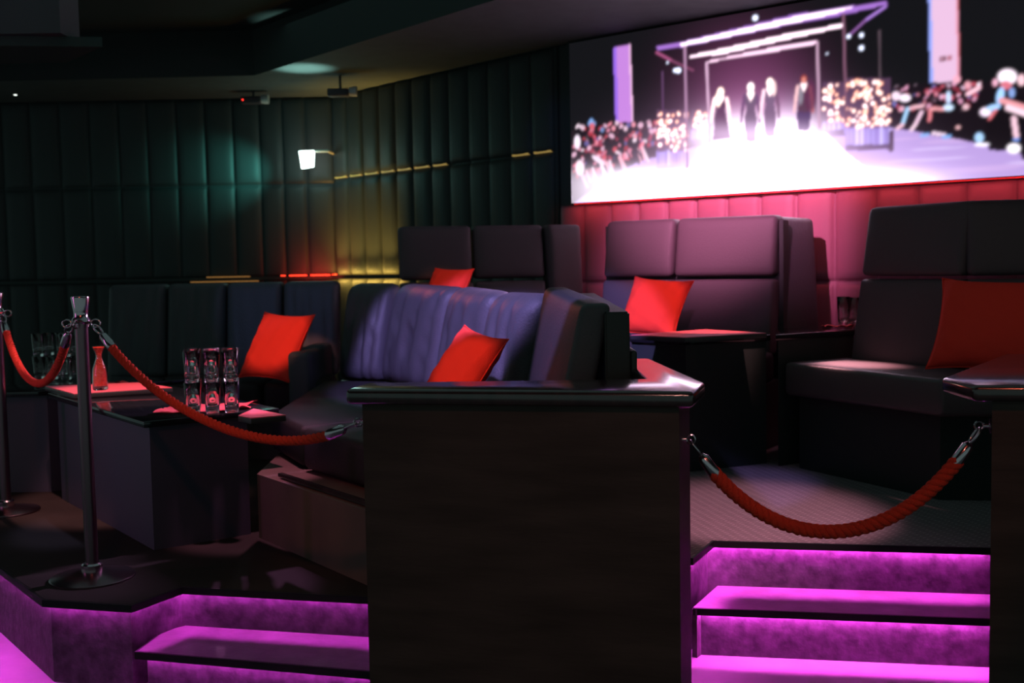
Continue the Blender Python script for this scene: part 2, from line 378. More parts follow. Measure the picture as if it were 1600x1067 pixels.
# ============================================================ LIGHT FITTINGS
n_w = Vector((W1.y-W0.y, -(W1.x-W0.x))).normalized(); dw = (W1-W0).normalized()
if n_w.y > 0: n_w = -n_w
def strip_line(name, P0, P1, nrm, z, hh, off, th, m, parent):
    a = P0+nrm*off; c = P1+nrm*off; e = P1+nrm*(off+th); g = P0+nrm*(off+th)
    b = MB(); b.prism([a, c, e, g], z-hh/2, z+hh/2); return b.build(name, m, parent)
L = (W1-W0).length
t = thing('led_strip_light', 'amber light strip washing the ribbed wall beside the corner', 'strip light', (W0.x+.1, W0.y-.1, 1.0))
strip_line('led_strip', W0+dw*.03, W0+dw*.96, n_w, 1.0, .014, .05, .012, M['amber'], t)
strip_line('cover', W0+dw*.03, W0+dw*1.02, n_w, 1.0, .034, .07, .02, M['shell'], t)
t = thing('led_strip_light', 'thin dim amber light line half way up the ribbed side wall', 'strip light', (W0.x+.2, W0.y-.2, 1.87))
tws = [0]+[wall_t(p, W0, W1) for p in ws[1:]]+[1]
b = MB()
for i in (0, 1, 2, 3, 4, 5, 6, 10, 11):
    a_, c_ = tws[i]*L+.03, tws[i+1]*L-.03; P = W0+dw*a_; Q = W0+dw*c_
    b = MB(); b.prism([P+n_w*.008, Q+n_w*.008, Q+n_w*.03, P+n_w*.03], 1.872, 1.886); b.build('led_strip', M['amber_dim'], t)
xx = lambda px, y=BY: (px-796)/1750*y
t = thing('led_strip_light', 'short glowing red light strip on the back wall at the corner', 'strip light', (xx(500), BY-.06, 1.01))
for (p, q) in ((440, 447), (453, 480), (486, 516), (519, 527)):
    b = MB(); b.prism([(xx(p), BY-.075), (xx(q), BY-.075), (xx(q), BY-.055), (xx(p), BY-.055)], 1.013, 1.024); b.build('led_strip', M['redled'], t)
t = thing('led_strip_light', 'faint glowing orange line standing in for a reflection, left of the red strip', 'strip light', (xx(350), BY-.06, 1.01))  # glowing bars imitate orange light reflected on the wall ledge
b = MB(); b.prism([(xx(325), BY-.075), (xx(392), BY-.075), (xx(392), BY-.058), (xx(325), BY-.058)], 1.013, 1.021); b.build('led_strip', M['amber_reflection'], t); b = MB()
b.prism([(xx(300), BY-.075), (xx(405), BY-.075), (xx(405), BY-.058), (xx(300), BY-.058)], .972, .980); b.build('led_strip', M['amber_reflection'], t)
area('red_corner_glow', (xx(500), BY-.25, 1.02), (xx(500), BY, 1.25), (1, .06, .04), 1.6, .35, .03)
for (of, up, pw, spr) in ((.075, .9, 2.5, 180), (.075, -.9, 3.5, 180), (.15, .9, 4, 60)):
    aw = W0+dw*.52+n_w*of; ao = area('amber_wash', (aw.x, aw.y, 1.0+.02*up), (aw.x, aw.y, 2), (1, .62, .12), pw, .95, .02, spr)
    zc = -(Vector((-n_w.x*of, -n_w.y*of, up))).normalized(); xc = Vector((dw.x, dw.y, 0)); yc = zc.cross(xc)
    ao.rotation_euler = Matrix((xc, yc, zc)).transposed().to_euler()

t = thing('emergency_light', 'bright teal-white lamp on a bracket in the far corner', 'lamp', (-1.83, 9.75, 2.0))
p = [Yp(467, 236, 9.75), Yp(490, 235, 9.75), Yp(489, 260, 9.75), Yp(471, 263, 9.75)]
b = MB(); b.add([*p]+[q+Vector((0, .05, 0)) for q in p], [[0, 1, 2, 3], [7, 6, 5, 4], [0, 4, 5, 1], [1, 5, 6, 2], [2, 6, 7, 3], [3, 7, 4, 0]]); b.build('diffuser', M['teal'], t)
b = MB(); q = Yp(488, 236, 9.78); b.tube([q, Yp(512, 236, 9.82), (q.x+.14, 10.06, q.z)], .012); b.build('bracket', M['plastic'], t)
e_ = Yp(480, 262, 9.6)
spot('teal_up', (-1.52, 8.75, 1.75), G(474, 107, 2.6), (.5, 1, .88), 110, 36, 1)
spot('teal_wall', (-1.95, 9.62, 2.0), (-2.5, 10.1, 1.93), (.15, .9, .75), 26, 62, 1)
pt = bpy.data.lights.new('teal_glow', 'POINT'); pt.color = (.2, 1, .85); pt.energy = 2.2; pt.shadow_soft_size = .08
po = bpy.data.objects.new('teal_glow', pt); COL.objects.link(po); po.location = (e_.x-.05, 9.55, 1.98)

def device(px, py, y, label, dot):
    c = Yp(px, py, y); t = thing('security_camera', label, 'camera', c)
    box_pts(t, 'housing', (c.x-.10, c.y-.05, c.z-.03), (.17, .10, .06), .012, M['duct'])
    b = MB(); R = Matrix.Rotation(pi/2, 3, 'Y'); b.lathe([(0, 0), (.035, 0), (.04, .03), (.04, .06), (0, .06)], (c.x+.07, c.y, c.z+.008), 16, R); b.build('lens_hood', M['plastic'], t, True, 40)
    b = MB(); b.tube([(c.x, c.y, c.z+.03), (c.x, c.y, SZ)], .01); b.build('bracket', M['dark'], t)
    if dot: b = MB(); b.lathe([(0, 0), (.007, 0), (.007, .004), (0, .004)], (c.x-.08, c.y-.052, c.z), 12, Matrix.Rotation(pi/2, 3, 'X')); b.build('indicator', M['dot'], t)
device(396, 157, 9.7, 'small camera with a red indicator under the soffit above the ribbed wall', True)
device(532, 145, 9.0, 'small dim camera under the soffit above the corner lamp', False)
t = thing('ceiling_spotlight', 'tiny lit spotlight near the left frame edge below the duct', 'spotlight', Yp(24, 148, 9.6))
c = t.location; b = MB(); b.lathe([(0, 0), (.02, 0), (.022, .05), (.012, .06), (0, .06)], c, 14); b.build('can', M['dark'], t, True, 40)
b = MB(); b.lathe([(0, -.004), (.012, -.004), (.012, .0), (0, .0)], c, 14); b.build('bulb', M['white'], t)
b = MB(); b.tube([c+Vector((0, 0, .05)), (c.x, c.y, SZ)], .008); b.build('stem', M['dark'], t)

# ============================================================ VIDEO SCREEN
SA = Vector((.43, 7.8)); SLEN = 4.3; SZ0 = 1.497; SZ1 = 2.585
scr = thing('video_screen', 'huge bright wall screen showing a fashion show with four women on a white runway', 'screen', (SA.x, SA.y, SZ0))
cell = .0066; nxs = int(SLEN/cell); nzs = int((SZ1-SZ0)/cell)
uu, zz = np.meshgrid(np.linspace(0, SLEN, nxs+1), np.linspace(SZ0, SZ1, nzs+1), indexing='ij')
X = SA.x+SD.x*uu; Yy = SA.y+SD.y*uu; CMn = np.array(CM)
vx = np.stack([X, Yy, zz-CZ], -1) @ CMn
PX = 800+F*vx[..., 0]/-vx[..., 2]; PY = 533.5-F*vx[..., 1]/-vx[..., 2]   # picture measured in photo units
C_ = np.zeros(PX.shape+(3,))+np.array([.007, .007, .009])
def sm(a, b, x): t = np.clip((x-a)/(b-a), 0, 1); return t*t*(3-2*t)
def paint(mask, col, a=1.0):
    global C_; k = np.clip(mask*a, 0, 1)[..., None]; C_ = C_*(1-k)+np.array(col)*k
def glow(cx, cy, rx, ry, col, p=2):
    global C_; g = np.exp(-(np.abs((PX-cx)/rx)**p+np.abs((PY-cy)/ry)**p)); C_ = C_+g[..., None]*np.array(col)
def inside(pts):
    m = np.zeros(PX.shape, bool); n = len(pts)
    for i in range(n):
        x0, y0 = pts[i]; x1, y1 = pts[(i+1) % n]
        if y0 == y1: continue
        c = ((y0 > PY) != (y1 > PY)) & (PX < (x1-x0)*(PY-y0)/(y1-y0)+x0); m ^= c
    return m.astype(float)
def poly(pts, col, a=1.): paint(inside(pts), col, a)
def ell(cx, cy, rx, ry, col, a=1., ang=0):
    c, s = cos(ang), sin(ang); dx = PX-cx; dy = PY-cy; r = np.sqrt(((dx*c+dy*s)/rx)**2+((-dx*s+dy*c)/ry)**2)
    paint(1-sm(.75, 1.2, r), col, a)
def line(x0, y0, x1, y1, wd, col, a=1., w2=None):
    dx, dy = x1-x0, y1-y0; L2 = dx*dx+dy*dy; t = np.clip(((PX-x0)*dx+(PY-y0)*dy)/L2, 0, 1)
    d = np.hypot(PX-x0-t*dx, PY-y0-t*dy); ww = wd+((w2 or wd)-wd)*t; paint(1-sm(ww*.5-.4, ww*.5+.9, d), col, a)
rnd = random.Random(11)
# background haze of the stage
glow(1170, 140, 90, 85, (.16, .035, .11)); glow(1190, 190, 70, 40, (.25, .08, .2)); glow(1240, 200, 30, 40, (.12, .15, .2))
# columns
poly([(958, 75), (985, 69), (990, 200), (962, 200)], (.62, .26, .80)); poly([(958, 75), (963, 74), (967, 200), (962, 200)], (.36, .16, .9)); poly([(982, 69), (985, 69), (990, 200), (987, 200)], (.95, .55, .85))
poly([(1450, -30), (1496, -30), (1499, 132), (1453, 132)], (.90, .58, .83)); poly([(1450, -30), (1455, -30), (1458, 132), (1453, 132)], (.35, .45, 1.1))
poly([(1493, -30), (1497, -30), (1500, 132), (1496, 132)], (.95, .2, .25), .6)
poly([(1467, 88), (1478, 87), (1478, 95), (1468, 96)], (.12, .01, .02)); poly([(1479, 87), (1487, 86), (1487, 94), (1479, 95)], (.55, .2, .28)); ell(1472, 91.5, 2, 2, (.9, .5, .7))
# floor
poly([(893, 330), (893, 305), (1000, 252), (1030, 244), (1120, 222), (1330, 205), (1395, 200), (1500, 213), (1640, 240), (2300, 300), (2300, 330), (893, 330)], (.55, .38, .82))
for i in range(26):
    y = 205+rnd.random()*105; x = rnd.choice([rnd.uniform(900, 1060), rnd.uniform(1380, 1640)]); ell(x, y, rnd.uniform(30, 70), rnd.uniform(2, 4), rnd.choice([(.85, .7, 1.1), (.48, .3, .72), (.75, .5, .9)]), .5*(1 if (x > 1300 or y > 262) else 0), -.06)
# audience, left
def crowd(x0, x1, top, bot, n, dark, cols, sc=1.):
    for i in range(n):
        x = rnd.uniform(x0, x1); yt, yb = top(x), bot(x); y = yt+(yb-yt)*rnd.random()**1.1
        if rnd.random() < dark: ell(x, y+3, rnd.uniform(5, 10)*sc, rnd.uniform(6, 11)*sc, (.010, .006, .010), .95, rnd.uniform(-1, 1))
        else:
            c = rnd.choice(cols); ell(x, y, rnd.uniform(2.2, 5)*sc, rnd.uniform(2.5, 6)*sc, c, .9, rnd.uniform(-1.2, 1.2))
poly([(893, 320), (893, 205), (930, 195), (960, 192), (1025, 188), (1025, 244), (1000, 252), (960, 272), (915, 305)], (.02, .01, .015))
colsL = [(1.0, .22, .34), (.85, .28, .42), (.75, .10, .14), (.95, .55, .75), (.5, .04, .06), (.8, .2, .3), (1.0, .3, .4), (.45, .05, .1), (.16, .14, .4), (1.1, .85, 1.0)]
crowd(897, 1026, lambda x: 196-(x-897)*.04, lambda x: 285-(x-897)*.42, 300, .36, colsL, .85)
for i in range(22): # legs
    x = rnd.uniform(905, 1010); y = 300-(x-900)*.42-12; line(x, y-14, x+rnd.uniform(4, 10), y+rnd.uniform(0, 8), 3.2, rnd.choice([(1, .5, .62), (.95, .75, .9), (.02, .01, .02), (.02, .01, .02)]))
for i in range(9): x = rnd.uniform(900, 1015); ell(x, 190+rnd.uniform(0, 14), 3.2, 4, rnd.choice([(.95, .35, .45), (.2, .3, .6), (.9, .6, .75)]))
ell(924, 190, 3.5, 5, (.25, .45, .9)); ell(925, 197, 4, 5, (.8, .15, .2)); ell(902, 222, 5, 11, (1.2, 1, 1.2)); ell(906, 262, 7, 12, (1.2, .95, 1.1)); ell(935, 250, 12, 4, (1.1, .85, 1.05), 1, .6); line(938, 252, 945, 272, 4, (1.1, .85, 1)); ell(948, 275, 6, 3, (.1, .3, .8))
# audience, right
poly([(1392, 200), (1392, 138), (1450, 130), (1510, 125), (1540, 130), (1575, 115), (1700, 90), (2300, 20), (2300, 290), (1640, 250), (1560, 232), (1500, 218), (1470, 214), (1430, 205)], (.010, .006, .010))
colsR = [(1.0, .32, .45), (.9, .4, .62), (.85, .14, .22), (1.05, .7, .95), (.6, .06, .1), (.35, .04, .08), (.22, .2, .55)]
crowd(1394, 1530, lambda x: 136-(x-1394)*.07, lambda x: 172, 130, .38, colsR, .85)
crowd(1620, 2300, lambda x: 100, lambda x: 260, 200, .45, colsR, 2.)
for (x0, y0, x1, y1, c) in [(1442, 165, 1418, 170, (1, .55, .65)), (1418, 170, 1410, 195, (.45, .75, 1.1)), (1410, 195, 1402, 201, (1, .6, .75)), (1440, 175, 1430, 195, (1, .65, .85)), (1430, 195, 1424, 203, (1, .7, .85)), (1454, 172, 1452, 188, (.9, .25, .3)), (1455, 170, 1480, 170, (1, .4, .45)), (1458, 208, 1476, 211, (1, .75, .95)), (1440, 212, 1450, 210, (.3, .5, 1.)), (1474, 214, 1484, 213, (.25, .5, 1.))]: line(x0, y0, x1, y1, 5, c)
ell(1400, 150, 7, 7, (1.2, .9, 1.1)); ell(1414, 153, 9, 6, (1.3, 1.1, 1.3)); ell(1482, 152, 4, 10, (.7, .95, 1.3)); ell(1482, 168, 8, 5, (.8, 1, 1.3)); ell(1509, 167, 5, 4.5, (1, .6, .7)); ell(1497, 199, 4, 2.5, (1, .55, .6))
ell(1512, 133, 5, 6, (1, .45, .55)); line(1512, 147, 1530, 137, 6, (1.2, .7, .85)); line(1530, 137, 1531, 130, 3, (1.1, .6, .75)); ell(1495, 124, 6, 6, (1.1, .5, .65)); ell(1528.5, 132, 1.6, 1.8, (1.3, 1.3, 1.5))
# large seated man, far right
poly([(1545, 235), (1540, 195), (1552, 170), (1575, 150), (1600, 150), (1600, 236)], (.008, .005, .008)); ell(1574, 120, 15, 12, (1.5, 1.25, 1.45)); ell(1572, 133, 9, 7, (.85, .2, .28)); ell(1555, 129, 4, 6, (1.1, .55, .75)); ell(1596, 125, 6, 9, (1.2, .75, .85))
ell(1563, 150, 6, 14, (.5, .85, 1.4), 1, .2); ell(1581, 145, 5, 8, (.3, .45, .9)); ell(1540, 175, 9, 7, (1.3, 1.05, 1.3)); ell(1552, 168, 12, 4.5, (.5, .8, 1.3), 1, -.2); line(1565, 157, 1600, 168, 9, (1, .4, .45)); line(1575, 168, 1604, 178, 9, (1.2, .85, 1)); line(1546, 186, 1556, 172, 4, (.9, .2, .25)); ell(1530, 215, 7, 8, (.5, .8, 1.2)); ell(1534, 226, 12, 3, (1.3, 1.2, 1.4)); line(1584, 185, 1588, 212, 8, (1.1, .7, .85)); ell(1588, 218, 6, 3, (.2, .35, .9)); ell(1584, 232, 11, 8, (1.4, 1.3, 1.4)); poly([(1592, 200), (1600, 190), (1640, 190), (1640, 262), (1596, 248)], (.008, .005, .01))
# glass cases with flowers
def case(x0, x1, ytop, yb, base, n, seed, yfl):
    rr = random.Random(seed)
    poly([(x0, ytop), (x1, ytop), (x1, yb), (x0, yb+3)], (.13, .06, .13), .75)
    poly([(x0, yfl), (x1, yfl), (x1, yb-base), (x0, yb-base+3)], (.45, .35, .95), .85)
    for i in range(int((x1-x0)/3)):
        x = rr.uniform(x0+1, x1-1); line(x, yfl-2, x, yb-base, rr.uniform(1, 2.6), rr.choice([(.2, .12, .5), (.9, .8, 1.3), (.25, .2, .6)]), .7)
    poly([(x0, yb-base+2), (x1, yb-base), (x1, yb), (x0, yb+3)], (.06, .03, .12))
    for i in range(n):
        x = rr.uniform(x0+2, x1-2); y = yfl-2-rr.random()**1.2*(yfl-ytop-6); g = rr.uniform(1.4, 3.6)
        ell(x, y, g+1.2, g+1, (1., .22, .16), .6); ell(x, y, g, g*.9, rr.choice([(2.4, 1.8, 1.6), (2.4, 2.0, 2.1), (2.2, 1.2, .85)]))
case(1080, 1111, 172, 222, 6, 26, 2, 203); case(1285, 1322, 128, 212, 10, 34, 3, 192)
case(1026, 1076, 172, 265, 7, 60, 5, 237); case(1320, 1392, 122, 233, 8, 110, 6, 200)
poly([(1390, 205), (1396, 204), (1396, 236), (1390, 238)], (.05, .02, .06))
# white floor glare
def glare(cx, cy, rx, ry, p=4):
    return np.exp(-(np.abs((PX-cx)/rx)**p+np.abs((PY-cy)/ry)**p))
poly([(1075, 330), (1078, 262), (1110, 232), (1150, 222), (1290, 208), (1322, 240), (1350, 262), (1390, 330)], (2.6, 2.3, 2.7))
paint(np.clip(glare(1180, 300, 250, 34)*1.2, 0, 1), (2.4, 2.1, 2.5)); paint(np.clip(glare(1190, 235, 85, 50, 3)*1.1, 0, 1), (2.4, 2.15, 2.5), .85)
glow(1200, 225, 130, 60, (.5, .28, .5)); glow(1205, 285, 190, 40, (1.4, 1.0, 1.4))
# four women
def woman(x, yt, yb, h, dress, arms, hair, w=1.):
    H = yb-yt
    poly([(x-9*w, yt+.20*H), (x+9*w, yt+.20*H), (x+10*w, yt+.30*H), (x+6.5*w, yt+.45*H), (x+10*w, yt+.62*H), (x+8*w, yb), (x-8*w, yb), (x-10*w, yt+.62*H), (x-6.5*w, yt+.45*H), (x-10*w, yt+.30*H)], dress)
    line(x-9.5*w, yt+.23*H, x-13*w, yt+.48*H, 4.4, arms[0]); line(x-13*w, yt+.48*H, x-15*w, yt+.68*H, 3.4, arms[0])
    line(x+9.5*w, yt+.23*H, x+13*w, yt+.48*H, 4.4, arms[1]); line(x+13*w, yt+.48*H, x+14*w, yt+.68*H, 3.4, arms[1])
    poly([(x-4, yt+.16*H), (x+4, yt+.16*H), (x+6, yt+.21*H), (x, yt+.33*H), (x-6, yt+.21*H)], (2., 1.5, 1.6))
    ell(x, yt+.10*H, 5.2, 7.2, hair); ell(x, yt+.115*H, 3.4, 5, (2.2, 1.7, 1.7) if hair[0] > 1 else (.9, .3, .25))
D = (.15, .06, .14)
woman(1126, 136, 215, 0, D, [(2.1, 1.4, 1.5)]*2, (2.3, 1.7, 1.5)); ell(1122, 156, 5, 11, (2.2, 1.6, 1.4), .9)
poly([(1117, 190), (1137, 190), (1143, 216), (1113, 219)], D)
woman(1173, 127, 222, 0, (.20, .12, .22), [(.20, .09, .22)]*2, (2.4, 2, 2.1)); poly([(1166, 190), (1183, 190), (1176, 222), (1172, 224)], (.25, .15, .28))
woman(1203, 120, 214, 0, (.24, .14, .26), [(1.5, 1., 1.2), (.22, .1, .2)], (2.4, 1.9, 1.8)); ell(1209, 138, 4, 12, (1.6, 1.1, 1.1), .8)
woman(1256, 115, 203, 0, (.12, .05, .10), [(1.2, .7, .75), (.75, .2, .22)], (.35, .06, .06)); ell(1266, 150, 9, 26, (.14, .03, .09), .8); ell(1251, 148, 4, 16, (.35, .32, .4), .8)
poly([(1244, 175), (1268, 175), (1264, 206), (1247, 204)], (.10, .05, .16)); line(1251, 206, 1247, 222, 3, (2.2, 1.8, 2)); line(1261, 206, 1261, 222, 3, (2.2, 1.8, 2))
for (x, y) in [(1245, 227), (1261, 226), (1171, 243), (1178, 243), (1203, 232), (1124, 239), (1146, 237)]: ell(x, y, 2.2, 1.6, (.45, .35, .8), .7)
glow(1190, 212, 110, 18, (.8, .6, .85))
# canopy beams and posts
def bar(p, col): poly(p, col)
bar([(1025, 73), (1068, 65), (1240, 23), (1385, 2), (1386, 7), (1300, 27), (1240, 37), (1068, 73), (1028, 79)], (.45, .2, .75)); bar([(1062, 68), (1240, 27), (1340, 9), (1300, 22), (1240, 35), (1066, 72)], (2.2, 1.7, 2.1))
bar([(1078, 87), (1130, 76), (1240, 51), (1316, 38), (1316, 42), (1240, 59), (1130, 84), (1078, 90)], (2., 1.5, 1.8)); bar([(1100, 97), (1160, 84), (1235, 69), (1276, 64), (1276, 68), (1200, 82), (1130, 93), (1104, 99)], (1.6, 1.05, 1.4))
line(1026, 82, 1050, 95, 3, (.55, .12, .3)); line(1050, 95, 1083, 110, 2.5, (.3, .08, .18)); line(1384, 10, 1352, 32, 3.2, (.5, .25, .85)); line(1352, 32, 1326, 56, 3, (.3, .12, .4))
for (x0, y0, x1, y1, wd, c) in [(1070, 72, 1074, 262, 3, (.55, .3, .5)), (1104, 98, 1109, 222, 3, (.9, .55, .8)), (1277, 66, 1280, 200, 3, (.75, .45, .65)), (1318, 22, 1322, 190, 3, (.28, .12, .2)), (1035, 112, 1036, 182, 1.6, (.16, .07, .18)), (1374, 48, 1375, 120, 1.8, (.15, .1, .13))]: line(x0, y0, x1, y1, wd, c)
for (x, y, r) in [(1180, 28, 4.2), (1060, 110, 4), (1055, 110, 3), (1346, 55, 3.2), (1346, 75, 3.6), (1326, 57, 3), (1043, 98, 1.6), (1292, 84, 1.4)]: ell(x, y, r, r, (1.6, 1.7, 2.2))
for _ in range(2):
    C_[1:-1] = (C_[:-2]+2*C_[1:-1]+C_[2:])/4; C_[:, 1:-1] = (C_[:, :-2]+2*C_[:, 1:-1]+C_[:, 2:])/4
C_ = C_+1.2*np.maximum(C_-1.2, 0)
nvx = nxs+1; nvz = nzs+1
idx = np.arange(nvx*nvz).reshape(nvx, nvz)
quads = np.stack([idx[:-1, :-1], idx[1:, :-1], idx[1:, 1:], idx[:-1, 1:]], -1).reshape(-1, 4)
me = bpy.data.meshes.new('display')
pts = np.stack([X-scr.location.x, Yy-scr.location.y, zz-scr.location.z], -1).reshape(-1, 3)
me.from_pydata(pts.tolist(), [], quads.tolist()); me.update()
ca = me.color_attributes.new('picture', 'FLOAT_COLOR', 'POINT')
ca.data.foreach_set('color', np.concatenate([C_.reshape(-1, 3), np.ones((nvx*nvz, 1))], 1).astype('f').ravel())
ms = bpy.data.materials.new('screen_picture'); ms.use_nodes = True; nt = ms.node_tree; bs = nt.nodes['Principled BSDF']
at = nt.nodes.new('ShaderNodeAttribute'); at.attribute_name = 'picture'; nt.links.new(at.outputs['Color'], bs.inputs['Emission Color'])
bs.inputs['Emission Strength'].default_value = 1.0; bs.inputs['Base Color'].default_value = (.01, .01, .01, 1); bs.inputs['Roughness'].default_value = .6; bs.inputs['Specular IOR Level'].default_value = .1
me.materials.append(ms); link('display', me, scr)
b = MB(); q0 = SA-SD*.0; q1 = SA+SD*SLEN; nb = -n_*.045
b.prism([(q0-n_*.005), (q1-n_*.005), (q1-n_*.02), (q0-n_*.02)], SZ0, SZ1)
b.prism([(q0-SD*.012+n_*.002), q0+n_*.002, q0-n_*.02, q0-SD*.012-n_*.02], SZ0-.012, SZ1+.012); b.build('bezel', M['shell'], scr)
lp = SA+SD*.0
t = thing('led_strip_light', 'red light strip hidden under the lower edge of the big screen', 'strip light', (SA.x, SA.y, SZ0-.01))
mid = SA+SD*2.1
def rl(name, s0, s1, col, power):
    m0 = SA+SD*((s0+s1)/2)+n_*.055; tgt = m0-n_*.03; o = area(name, (m0.x, m0.y, SZ0-.004), (tgt.x, tgt.y, SZ0-.2), col, power, s1-s0, .02)
    # length along the wall
    zc = (Vector((m0.x, m0.y, SZ0))-Vector((tgt.x, tgt.y, SZ0-.2))).normalized(); xc = Vector((SD.x, SD.y, 0)); yc = zc.cross(xc)
    o.rotation_euler = Matrix((xc, yc, zc)).transposed().to_euler(); return o
strip_line('led_strip', SA+SD*.02, SA+SD*4.2, n_, SZ0-.008, .008, -.012, .01, M['redline'], t)
rl('red_wash', 0, 4.2, (1, .10, .12), 5)
spot('pink_wall_spot', (.4, 4.6, 2.5), (1.35, 6.95, 1.3), (1, .32, .60), 800, 38, .9)
spot('blue_wall_spot', (-.6, 5.0, 2.5), (.36, 7.9, 1.9), (.2, .3, 1), 14, 16, .8)

# ============================================================ COUNTERS
c1 = thing('counter', 'dark brown bar counter with lacquered top between the two lit stairs', 'counter', (0, 3.1, -.29))
b = MB(); b.prism([(-.432, 3.185), (.443, 2.975), (.502, 3.17), (.455, 3.94), (.405, 3.94), (.40, 3.27), (-.39, 3.305)], -.29, .70); b.build('body', M['counter'], c1)
poly_slab('worktop', [(-.475, 3.150), (.475, 2.930), (.546, 3.16), (.492, 3.98), (.385, 3.98), (.385, 3.285), (-.435, 3.325)], .697, .741, M['cap'], c1, .014)
c2 = thing('counter', 'dark counter at the right frame edge holding the far end of the rope', 'counter', (1.9, 3.2, -.29))
b = MB(); b.prism([(1.283, 2.98), (2.6, 2.70), (2.75, 3.60), (1.745, 3.86), (1.612, 3.60)], -.29, .70); b.build('body', M['counter'], c2)
poly_slab('worktop', [(1.222, 2.955), (2.7, 2.64), (2.8, 3.66), (1.72, 3.90), (1.22, 3.17)], .697, .741, M['cap'], c2, .014)

# ============================================================ STANCHIONS AND ROPES
def stanchion(x, y, label):
    t = thing('rope_stanchion', label, 'stanchion', (x, y, 0), 'chrome rope stanchions on the left platform')
    b = MB(); b.lathe([(0, 0), (.145, 0), (.145, .006), (.14, .010), (.07, .022), (.05, .028), (.0, .028)], (x, y, 0), 48); b.build('base', M['steel'], t, True, 35)
    b = MB(); b.lathe([(.0, .026), (.036, .026), (.036, .05), (.030, .056), (0, .056)], (x, y, 0), 32); b.build('collar', M['chrome'], t, True, 35)
    b = MB(); b.lathe([(.0225, .05), (.0225, .915), (0, .915)], (x, y, 0), 32); b.build('pole', M['steel'], t, True, 35)
    b = MB(); b.lathe([(0, .905), (.03, .905), (.034, .912), (.030, .922), (.024, .93), (.024, .945), (.032, .995), (.030, 1.0), (.026, .998), (.018, .965), (0, .962)], (x, y, 0), 32); b.build('finial', M['chrome'], t, True, 50)
    for a in (0, pi/2, pi, 3*pi/2):
        b = MB(); cx, cy = x+.034*cos(a), y+.034*sin(a); u = Vector((cos(a), sin(a), 0))
        b.tube([Vector((cx, cy, .905))+u*.018*(1-cos(k*pi/8))*.9+Vector((0, 0, .014*sin(k*pi/8))) for k in range(16)], .0035, 6, True); b.build('hook_ring', M['chrome'], t, True)
    return t
P1s = (-1.505, 3.914); P2s = (-2.321, 5.05)
stanchion(*P1s, 'chrome rope stanchion standing nearer, between the two hanging ropes')
stanchion(*P2s, 'chrome rope stanchion cut by the left frame edge, farther back')
def barrier(p0, p1, ctrl, label, r=.0145, ends=(1, 1)):
    """twisted rope through p0 .. control points .. p1 with chrome end fittings"""
    p0 = Vector(p0); p1 = Vector(p1)
    t = thing('barrier_rope', label, 'rope', (p0+p1)/2, 'red barrier ropes')
    # parabola-like sag through the low point
    low, s0 = ctrl
    N = 150; raw = []
    for i in range(N+1):
        s = i/N; q = p0.lerp(p1, s)
        # quadratic z through (0,z0),(s0,low),(1,z1)
        z0, z1 = p0.z, p1.z; k = (low-z0*(1-s0)-z1*s0)/(s0*(1-s0)); q.z = z0*(1-s)+z1*s+k*s*(1-s)*(1+.18*(2*s-1)**2); raw.append(q)
    # length
    ln = [0]
    for i in range(N): ln.append(ln[-1]+(raw[i+1]-raw[i]).length)
    Lt = ln[-1]
    def at(d):
        for i in range(N):
            if ln[i+1] >= d: f = (d-ln[i])/(ln[i+1]-ln[i]); return raw[i].lerp(raw[i+1], f)
        return raw[-1]
    ef = .115; a0, a1 = ef, Lt-ef; K = 260; b = MB()
    cs = [at(a0+(a1-a0)*i/K) for i in range(K+1)]
    for st in range(3):
        pts = []
        for i, p in enumerate(cs):
            tt = (cs[min(i+1, K)]-cs[max(i-1, 0)]).normalized(); u = tt.cross(Vector((0, 0, 1))).normalized(); q = tt.cross(u)
            a = 2*pi*(i/K*(a1-a0)/.062)+st*2*pi/3; pts.append(p+(u*cos(a)+q*sin(a))*r*.52)
        b.tube(pts, r*.60, 7)
    b.build('rope', M['rope'], t, True)
    for e in (0, 1):
        A = at(0 if e == 0 else Lt); B = at(.125 if e == 0 else Lt-.125); d = (B-A).normalized(); R = d.to_track_quat('Z', 'Y').to_matrix()
        b = MB(); b.lathe([(0, .055), (.008, .055), (.012, .062), (.0155, .066), (.0175, .12), (.016, .126), (0, .126)], A, 20, R); fe = b.build('end_cap', M['chrome'], t, True, 40)
        b = MB(); s_ = R @ Vector((1, 0, 0))
        hp = [A+d*(.031-.025*cos(k*2*pi/18))+s_*.013*sin(k*2*pi/18) for k in range(18)]
        b.tube(hp, .0036, 8, True); b.build('hook', M['chrome'], fe, True)
    return t
hk = .905
barrier((P1s[0]+.05, P1s[1]-.02, hk), (-.452, 3.24, .632), (.565, .62), 'red twisted rope hanging from the nearer stanchion to the dark counter')
barrier((P2s[0]+.04, P2s[1]-.04, hk), (P1s[0]-.05, P1s[1]+.03, hk), (.645, .50), 'red twisted rope sagging between the two chrome stanchions')
barrier((P2s[0]-.04, P2s[1]+.04, hk), (-3.0, 6.1, hk), (.62, .5), 'red rope leading left out of frame from the far stanchion')
barrier((.478, 3.03, .600), (1.272, 3.02, .622), (.338, .52), 'thick red twisted rope hanging across the right-hand stairs', .0185)
def eye(p, nrm, parent):
    b = MB(); p = Vector(p); n = Vector(nrm).normalized(); R = n.to_track_quat('Z', 'Y').to_matrix()
    b.lathe([(0, 0), (.02, 0), (.02, .004), (.006, .006), (.005, .02), (0, .02)], p, 16, R); b.tube([p+n*(.03-.012*cos(k*pi/8))+Vector((0, 0, .012*sin(k*pi/8))) for k in range(16)], .003, 6, True)
    b.build('wall_ring', M['chrome'], parent, True, 40)
eye((-.424, 3.235, .632), (-1, .2, 0), c1); eye((.452, 3.03, .60), (1, -.2, 0), c1); eye((1.298, 3.02, .622), (-1, .3, 0), c2)

